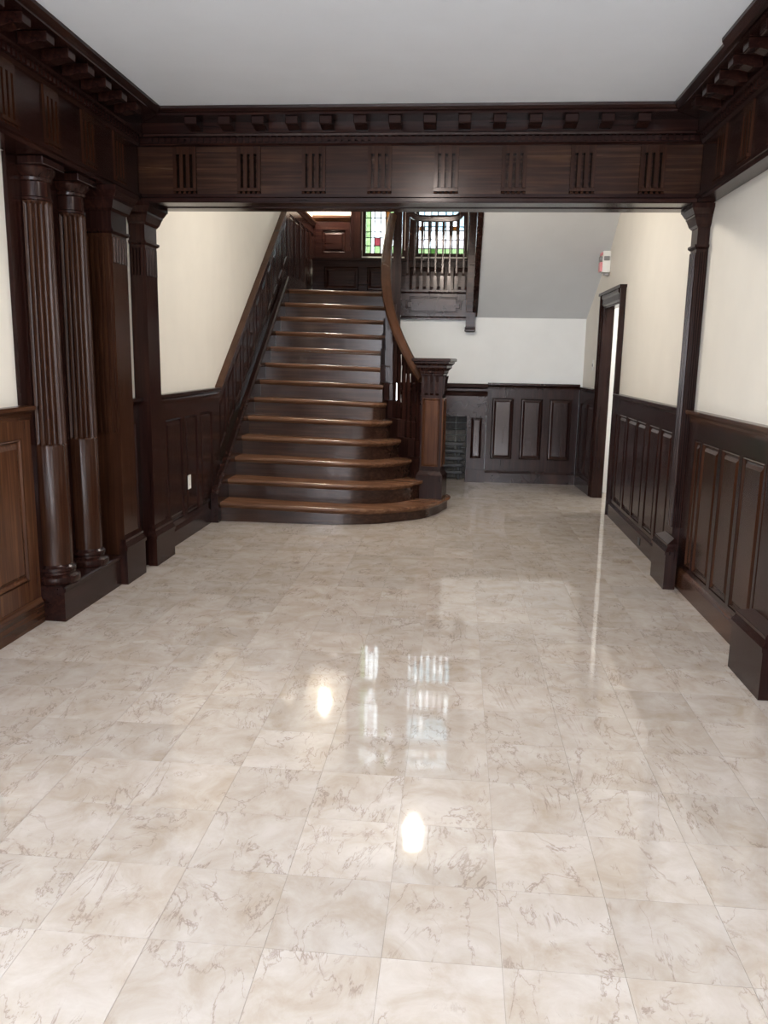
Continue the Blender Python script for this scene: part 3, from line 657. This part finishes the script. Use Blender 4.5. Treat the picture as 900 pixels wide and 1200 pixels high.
# ------------------------------------------------------------------ staircase
RZ, GO, SY, SXL = 0.1785, 0.26, 7.12, -2.128
sag = lambda x: -0.026*(x-SXL)                       # the old flight dips towards its open side
nose = {1: [(-1.30, 7.125), (-1.05, 7.14), (-0.78, 7.205), (-0.586, 7.310), (-0.282, 7.565), (-0.145, 7.82), (-0.082, 8.04), (-0.045, 8.16), (-0.04, 8.24), (-0.065, 8.32), (-0.13, 8.36)],
        2: [(-1.40, 7.38), (-1.12, 7.395), (-0.863, 7.44), (-0.62, 7.55), (-0.425, 7.765), (-0.33, 7.95), (-0.285, 8.06)],
        3: [(-1.40, 7.64), (-1.10, 7.65), (-0.86, 7.70), (-0.70, 7.80), (-0.57, 7.95), (-0.44, 8.16), (-0.40, 8.24)],
        4: [(-1.40, 7.90), (-1.10, 7.905), (-0.90, 7.94), (-0.76, 8.02), (-0.65, 8.15), (-0.575, 8.30), (-0.545, 8.36)],
        5: [(-1.40, 8.16), (-1.05, 8.165), (-0.88, 8.20), (-0.77, 8.28), (-0.70, 8.38), (-0.66, 8.48)],
        6: [(-1.40, 8.42), (-0.95, 8.425), (-0.82, 8.46), (-0.745, 8.56), (-0.70, 8.62)]}
def nose_curve(k):
    Y = SY+GO*(k-1)
    if k in nose:
        pts = catmull([(x, y, 0) for x, y in nose[k]], 5); return [(SXL, Y)] + [(p.x, p.y) for p in pts]
    xe = -0.765 - 0.018*(k-7)
    return [(SXL, Y), (-1.4, Y), (xe, Y)]
def offset(pl, d):
    out = []
    for i, p in enumerate(pl):
        a, b = Vector(pl[max(i-1, 0)]), Vector(pl[min(i+1, len(pl)-1)])
        t = (b-a).normalized(); n = Vector((-t.y, t.x)); out.append((p[0]+n.x*d, p[1]+n.y*d))
    return out
st = thing('staircase', 'broad dark wooden staircase with curved bottom steps rising to the landing', 'staircase', (-1.4, 7.1, 0))
def shear(b, zmin=0.001):
    for v in b.bm.verts:
        if v.co.z > zmin: v.co.z += sag(v.co.x)
    return b
for k in range(1, 14):
    z = RZ*k; nc = nose_curve(k)
    yb_ = max(max(p[1] for p in nc), SY+GO*k) + 0.07
    if k == 13: yb_ = YB+0.30
    th = 0.034
    back = [(nc[-1][0] - (0.0 if k > 5 else 0.02), yb_), (SXL, yb_)]
    if k == 1: back = [(-0.20, 8.37), (-0.38, 8.37), (-0.5, 8.6), (SXL, 8.6)]
    levels = [(z-th, 0.010), (z-th+0.010, 0.001), (z-th/2, 0.0), (z-0.010, 0.001), (z-0.003, 0.004), (z, 0.010)]
    b = MB(); rings = []
    for zz, d in levels:
        rings.append([Vector((x, y, zz)) for x, y in offset(nc, d) + back])
    b.loft(rings); shear(b); b.build('tread', TREAD, st, True)
    rc_ = offset(nc, 0.032); rb = offset(nc, 0.050); z0 = z-RZ+0.0005; z1 = z-th-0.0005
    b = MB(); ring0 = [Vector((x, y, z0)) for x, y in rc_ + rb[::-1]]; ring1 = [Vector((p.x, p.y, z1)) for p in ring0]
    b.loft([ring0, ring1]); shear(b, 0.01); b.build('riser', RISER, st, True)
    # cove strip under the nosing
    b = MB(); cv = offset(nc, 0.031); cv0 = offset(nc, 0.016)
    b.loft([[Vector((x, y, z1-0.016)) for x, y in cv + offset(nc, 0.0315)[::-1]], [Vector((x, y, z1)) for x, y in cv0 + offset(nc, 0.0315)[::-1]]]); shear(b); b.build('cove_strip', TREAD, st, True)
# wall string: sloping board between treads and wainscot
b = MB()
for n0, n1, dz in ((XL1+0.028, SXL-0.001, 0.0), (XL1+0.028, SXL-0.016, 0.022)):
    pass
b.loft([[Vector((x, 7.06, 0.0005)), Vector((x, 7.30, 0.0005)), Vector((x, YB+0.15, strz(YB+0.15)-0.45)), Vector((x, YB+0.15, strz(YB+0.15)-0.02)), Vector((x, 7.06, strz(7.06)-0.02))] for x in (XL1+0.042, SXL-0.001)])
b.build('wall_string', WY, st)
b = MB(); b.loft([[Vector((x, y, strz(y)+dz)) for x, dz in ((XL1+0.042, -0.019), (SXL-0.004, -0.019), (SXL-0.004, -0.004), (SXL-0.02, 0.008), (XL1+0.042, 0.008))] for y in (7.06, YB+0.15)]); b.build('string_moulding', WY, st)

# balustrade of the stair: curb, balusters, newel, handrail
bal = thing('stair_balustrade', 'curving dark stair balustrade with square balusters and heavy newel post', 'balustrade', (-0.25, 8.1, 0))
plan = catmull([(-0.36, 8.17, 0), (-0.45, 8.29, 0), (-0.56, 8.43, 0), (-0.66, 8.57, 0), (-0.74, 8.76, 0), (-0.785, 9.0, 0), (-0.81, 9.35, 0), (-0.825, 9.75, 0), (-0.825, 10.04, 0)], 10)
def step_at(p):
    if p.y < 8.27: return 3
    if p.y < 8.42: return 4
    if p.y < 8.57: return 5
    return int((p.y-SY)/GO)+1
i = 0; fz = []
curbside = []
for j, p in enumerate(plan):
    t = (plan[min(j+1, len(plan)-1)]-plan[max(j-1, 0)]).normalized(); n = Vector((t.y, -t.x, 0)); curbside.append((p-n*0.075, p+n*0.05))
cz = lambda k, x: RZ*k + sag(x) + 0.028
b = MB()
for j in range(len(plan)-1):
    k = step_at((plan[j]+plan[j+1])/2); (a0, a1), (c0, c1) = curbside[j], curbside[j+1]; zz = cz(k, plan[j].x)
    b.hexa([Vector((q.x, q.y, 0.0005 if p_ < 4 else zz)) for p_, q in enumerate((a0, c0, c1, a1, a0, c0, c1, a1))])
b.build('outer_string', WMT, bal)
# facing panels on the outer side of the string
rail_pts = [(-0.35, 8.16, 1.30), (-0.455, 8.29, 1.44), (-0.575, 8.43, 1.64), (-0.69, 8.58, 1.88), (-0.775, 8.80, 2.14), (-0.825, 9.10, 2.42), (-0.85, 9.5, 2.72), (-0.850, 9.85, 2.98), (-0.835, 10.05, 3.16)]
rail = catmull(rail_pts, 8)
sect = [(-0.055, -0.012), (-0.050, 0.012), (-0.030, 0.030), (0.0, 0.036), (0.030, 0.030), (0.050, 0.012), (0.055, -0.012), (0.042, -0.026), (0.036, -0.045), (-0.036, -0.045), (-0.042, -0.026)]
b = MB(); b.sweep(rail, sect); b.build('handrail', RAILW, bal, True)
def rail_z(p):
    q = min(rail, key=lambda v: (v.x-p.x)**2+(v.y-p.y)**2); return q
L_ = [0.0]
for j in range(1, len(plan)): L_.append(L_[-1]+(plan[j]-plan[j-1]).length)
def at(s):
    for j in range(1, len(plan)):
        if L_[j] >= s: return plan[j-1].lerp(plan[j], (s-L_[j-1])/(L_[j]-L_[j-1]))
    return plan[-1]
def square_baluster(b, x, y, z0, z1, xt=None, yt=None, ang=0.0):
    h = z1-z0; xt = x if xt is None else xt; yt = y if yt is None else yt; ca, sa = math.cos(ang), math.sin(ang)
    prof = [(0.022, 0.0), (0.022, 0.16), (0.0145, 0.175), (0.0135, 0.2), (0.0165, h*0.72), (0.0125, h-0.125), (0.020, h-0.115), (0.020, h)]
    rings = []
    for hw, z in prof:
        f = z/h; cx, cy = x+(xt-x)*f, y+(yt-y)*f
        rings.append([Vector((cx+(a*ca-c*sa)*hw, cy+(a*sa+c*ca)*hw, z0+z)) for a, c in ((-1,-1),(1,-1),(1,1),(-1,1))])
    b.loft(rings)
s = 0.06
while s < L_[-1]-0.03:
    p = at(s); q = rail_z(p); k = step_at(p)
    z0 = cz(k, p.x)+0.0005; z1 = q.z-0.047-(0.02)
    if z1-z0 > 0.4:
        b = MB(); square_baluster(b, p.x, p.y, z0, z1, q.x*0.7+p.x*0.3, p.y, 0.55 if p.y < 8.6 else 0.05); b.build('baluster', WZ, bal)
    s += 0.088 if p.y < 8.7 else 0.13
# newel post
nx, ny, nz = -0.238, 8.10, RZ+sag(-0.238)+0.001
def cyl_sq(b, levels, x=nx, y=ny, ang=-0.16):
    ca, sa = math.cos(ang), math.sin(ang)
    b.loft([[Vector((x+(a*ca-c*sa)*hw, y+(a*sa+c*ca)*hw, z)) for a, c in ((-1,-1),(1,-1),(1,1),(-1,1))] for hw, z in levels]); return b
b = MB(); cyl_sq(b, [(0.103, 0.405), (0.103, 1.40)]); nw = b.build('newel_post', WZ, bal)
b = MB(); cyl_sq(b, [(0.133, nz), (0.133, 0.36), (0.126, 0.372), (0.112, 0.392), (0.104, 0.404)]); b.build('newel_base', WZ, nw)
b = MB(); cyl_sq(b, [(0.106, 1.336), (0.112, 1.345), (0.112, 1.355), (0.118, 1.362), (0.122, 1.385), (0.140, 1.405), (0.150, 1.415), (0.150, 1.435), (0.172, 1.455), (0.172, 1.470), (0.190, 1.478), (0.190, 1.500), (0.178, 1.506)]); b.build('newel_cap', WZ, nw)
ca_, sa_ = math.cos(-0.16), math.sin(-0.16)
NF = Fr((nx+sa_*0.1005, ny-ca_*0.1005, 0), (ca_, sa_, 0), (sa_, -ca_, 0)); NR = Fr((nx+ca_*0.1005, ny+sa_*0.1005, 0), (-sa_, ca_, 0), (ca_, sa_, 0))
for ff in (NF, NR):
    b = MB(); b.quadpanel(ff, rect(-0.085, 0.085, 0.45, 1.12), 0.003, 0.008, 0.004, 0.010); b.build('panel', WNL, nw)
    b = MB()
    for k in range(3):
        x = -0.055+k*0.055
        b.prism(ff, [(0.0035, 1.335), (0.0035, 1.15), (0.016, 1.17), (0.022, 1.28), (0.032, 1.335)], x-0.016, x+0.016)
    b.build('bracket_row', WZ, nw)

# ------------------------------------------------------------------ landing balustrade
lb = thing('landing_balustrade', 'dark balustrade with slim balusters and panelled fascia across the landing edge', 'balustrade', (-0.32, YB, 1.96))
FA = Fr((0, YB-0.001, 0), (1, 0, 0), (0, -1, 0)); xa, xz = -0.722, 0.062
b = MB(); b.box(FA, xa, xz, 1.965, 2.27, 0.0005, 0.03)
b.prism(FA, [(0.0005, 2.2705), (0.05, 2.2705), (0.062, 2.29), (0.062, 2.31), (0.0005, 2.31)], xa, xz); b.prism(FA, [(0.0305, 2.005), (0.045, 2.0), (0.055, 1.985), (0.055, 1.965), (0.0305, 1.965)], xa, xz)
b.build('fascia', WXG, lb)
def notched(x0, x1, z0, z1, d):
    return [(x0+d, z0), (x1-d, z0), (x1-d, z0+d*0.9), (x1, z0+d*0.9), (x1, z1-d*0.9), (x1-d, z1-d*0.9), (x1-d, z1), (x0+d, z1), (x0+d, z1-d*0.9), (x0, z1-d*0.9), (x0, z0+d*0.9), (x0+d, z0+d*0.9)]
b = MB(); b.loft([[FA.p(x, z, n) for x, z in notched(xa+0.05+dd, xz-0.05-dd, 2.035+dd, 2.24-dd, 0.045)] for n, dd in ((0.0305, 0.0), (0.052, 0.0), (0.052, 0.008), (0.034, 0.014), (0.034, 0.024), (0.046, 0.030))])
b.build('fretted_panel', WXG, lb)
by = YB-0.022
dip = catmull([(-0.70, by, 3.31), (-0.655, by, 3.24), (-0.60, by, 3.165), (-0.52, by, 3.138), (-0.32, by, 3.132), (-0.12, by, 3.138), (-0.05, by, 3.165), (0.0, by, 3.24), (0.035, by, 3.31)], 6)
b = MB(); b.sweep(dip, [(-0.04, -0.035), (-0.045, 0.01), (-0.025, 0.034), (0.0, 0.038), (0.025, 0.034), (0.045, 0.01), (0.04, -0.035)]); b.build('handrail', WX, lb, True)
for k in range(9):
    x = -0.655+0.0838*k; z0, z1 = 2.311, min(dip, key=lambda p: abs(p.x-x)).z-0.037
    b = MB(); h = z1-z0
    b.loft([[Vector((x+a*hw, by+c*hw, z0+z)) for a, c in ((-1,-1),(1,-1),(1,1),(-1,1))] for hw, z in ((0.0205, 0), (0.0205, 0.165), (0.0205, 0.166), (0.0125, 0.182), (0.0085, 0.20), (0.0100, h*0.66), (0.0160, h-0.16), (0.0160, h))])
    b.build('baluster', WX, lb)
b = MB(); cyl_sq(b, [(0.050, 1.20), (0.050, 3.32), (0.066, 3.34), (0.066, 3.38)], -0.775, YB-0.055, 0.0)
b.build('corner_post', WZ, lb)
def pos(b, levels): return cyl_sq(b, levels, 0.118, YB-0.055, 0.0)
b = MB(); pos(b, [(0.052, 1.93), (0.052, 3.40)]); np_ = b.build('newel_post', WX, lb)
b = MB(); pos(b, [(0.050, 1.825), (0.066, 1.835), (0.066, 1.85), (0.056, 1.856), (0.064, 1.868), (0.064, 1.876), (0.054, 1.886), (0.056, 2.055), (0.0535, 2.06)]); b.build('pendant_drop', WX, np_)
# second flight: handrail, string and balusters climbing towards the viewer
b = MB(); sx = 0.172; yy0, yy1 = YB-0.12, yt-0.2
b.loft([[Vector((x, yy0, 2.05)), Vector((x, yy1, 2.05+(yy0-yy1)*SL)), Vector((x, yy1, 2.42+(yy0-yy1)*SL)), Vector((x, yy0, 2.42))] for x in (0.14, 0.199)])
uf = thing('stair_balustrade', 'dark balustrade of the upper flight rising from the landing newel', 'balustrade', (0.17, YB-0.1, 2.0))
b.build('outer_string', WY, uf)
rp = catmull([(0.165, YB-0.125, 2.93), (0.165, YB-0.16, 3.12), (0.165, YB-0.25, 3.28), (0.165, YB-0.45, 3.43), (0.165, YB-0.9, 3.75), (0.165, YB-1.4, 4.09)], 6)
b = MB(); b.sweep(rp, [(-0.045, -0.05), (-0.06, 0.0), (-0.035, 0.04), (0.035, 0.04), (0.06, 0.0), (0.045, -0.05)], Vector((0, 1, 0)) if False else Vector((0, 0.3, 1)).normalized()); b.build('handrail', WZ, uf, True)
b = MB(); b.box(WORLD, 0.098, 0.252, 2.835, 2.872, YB-0.23, YB-0.112); b.box(WORLD, 0.108, 0.242, 2.873, 3.24, YB-0.22, YB-0.115); b.build('rail_block', WZ, uf)
for k in range(8):
    y = YB-0.30-k*0.15; z0 = 2.421+(yy0-y)*SL; zr = min(rp, key=lambda p: abs(p.y-y)).z-0.05
    if zr-z0 > 0.3: b = MB(); square_baluster(b, 0.169, y, z0, zr); b.build('baluster', WZ, uf)

# ------------------------------------------------------------------ lamps, socket, switch, alarm
def ceiling_lamp(label, x, y, zc, watts, rad):
    r = thing('ceiling_lamp', label, 'lamp', (x, y, zc))
    b = MB(); b.lathe((x, y, 0), [(0.085, zc-0.032), (0.10, zc-0.022), (0.10, zc-0.001)], 32); b.build('base', BRASS, r, True)
    b = MB(); b.lathe((x, y, 0), [(0.02, zc-0.105), (0.055, zc-0.095), (0.082, zc-0.070), (0.088, zc-0.033)], 32); b.build('glass_bowl', LAMPG, r, True)
    point('ceiling_lamp_light', (x, y, zc-0.20), watts, (1.0, 0.92, 0.80), rad)
ceiling_lamp('lit glass bowl lamp on stair hall ceiling behind the beam', -0.28, 6.9, 3.03, 105, 0.06)
r = thing('recessed_lamp', 'round recessed lamp set flush in the front hall ceiling', 'lamp', (-0.30, 3.2, 3.01))
b = MB(); b.lathe((-0.30, 3.2, 0), [(0.125, 3.001), (0.130, 3.004), (0.130, 3.0095), (0.100, 3.0095), (0.100, 3.001)], 40); b.build('trim_ring', PLATE, r, True)
b = MB(); b.lathe((-0.30, 3.2, 0), [(0.099, 3.002), (0.099, 3.0095)], 40); b.build('lens', LAMPG, r)
dl = area('recessed_lamp_light', (-0.30, 3.2, 2.995), (0, 0, -1), 0.18, 0.18, 46, (1.0, 0.94, 0.87))
r = thing('wall_lamp', 'lit glass wall lamp above the dado on the landing', 'lamp', (-1.98, YL, 3.92))
b = MB(); b.box(WORLD, -2.03, -1.93, 3.86, 4.0, YL-0.025, YL-0.001).bevel(0.006); b.box(WORLD, -1.99, -1.97, 3.90, 3.92, YL-0.12, YL-0.0255); b.build('bracket', BRASS, r)
b = MB(); b.lathe((-1.98, YL-0.13, 0), [(0.03, 3.925), (0.055, 3.95), (0.06, 4.0), (0.05, 4.06), (0.03, 4.08)], 24); b.build('glass_shade', LAMPG, r, True)
point('wall_lamp_light', (-1.98, YL-0.30, 3.98), 150, (1.0, 0.92, 0.78), 0.05)
point('side_room_light', (2.35, 8.6, 2.2), 34, (1.0, 0.95, 0.86), 0.10)

r = thing('wall_socket', 'small white electrical outlet plate on the middle panel before the stairs', 'outlet', (XL1+0.03, 6.52, 0.46))
SO = Fr((XL1+0.0262, 6.52, 0.455), (0, 1, 0), (1, 0, 0))
b = MB(); b.box(SO, -0.036, 0.036, -0.058, 0.058, 0, 0.006).bevel(0.002); b.build('cover_plate', PLATE, r)
for dz in (-0.022, 0.022):
    b = MB(); b.box(SO, -0.016, 0.016, dz-0.014, dz+0.014, 0.0062, 0.008); p = b.build('receptacle', PLATE, r)
    b = MB(); b.box(SO, -0.008, -0.006, dz-0.005, dz+0.006, 0.0082, 0.0086); b.box(SO, 0.006, 0.008, dz-0.005, dz+0.006, 0.0082, 0.0086); b.build('slot', IRON, p)
r = thing('light_switch', 'small pale switch plate on the right wall past the doorway', 'switch', (1.53, 9.6, 1.47))
sw = fr_end
b = MB(); b.box(sw, 0.26, 0.33, 1.40, 1.52, 0.0003, 0.007).bevel(0.002); b.build('cover_plate', PLATE, r)
b = MB(); b.box(sw, 0.288, 0.302, 1.445, 1.475, 0.0072, 0.016); b.build('toggle', GREYP, r)
r = thing('skirting_outlet', 'tiny dark outlet low on the right hand skirting near the doorway', 'outlet', (XR-0.04, 6.65, 0.06))
SO = Fr((XR-0.0412, 6.65, 0.06), (0, 1, 0), (-1, 0, 0))
b = MB(); b.box(SO, -0.035, 0.035, -0.03, 0.03, 0, 0.005).bevel(0.002); b.build('cover_plate', IRON, r)
r = thing('alarm_strobe', 'small white and pink alarm unit high on the wall above the right doorway', 'alarm', (XR, 9.15, 2.52))
AF = Fr((XR-0.0005, 9.13, 2.53), (0, 1, 0), (-1, 0, 0))
b = MB(); b.box(AF, -0.06, 0.06, -0.10, 0.12, 0, 0.085).bevel(0.012, 2); b.build('housing', PLATE, r, True)
b = MB(); b.box(AF, -0.075, -0.0605, 0.02, 0.065, 0.015, 0.075).bevel(0.006, 2); b.box(AF, -0.045, 0.045, 0.02, 0.065, 0.0855, 0.11).bevel(0.004, 2); b.build('strobe_lens', GREYP, r, True)
b = MB(); b.box(AF, -0.055, 0.055, -0.09, 0.005, 0.0853, 0.108); b.box(AF, -0.055, 0.055, 0.075, 0.105, 0.0853, 0.098); b.build('red_band', RED, r)
b = MB(); b.box(AF, -0.03, 0.03, -0.125, -0.1005, 0.01, 0.06); b.build('cable_box', GREYP, r)

# hedge and lawn outside the stair windows
b = MB(); b.box(WORLD, -6, 6, -0.3, -0.15, YL+1, YL+14); struct(b.build('ground', STREET))
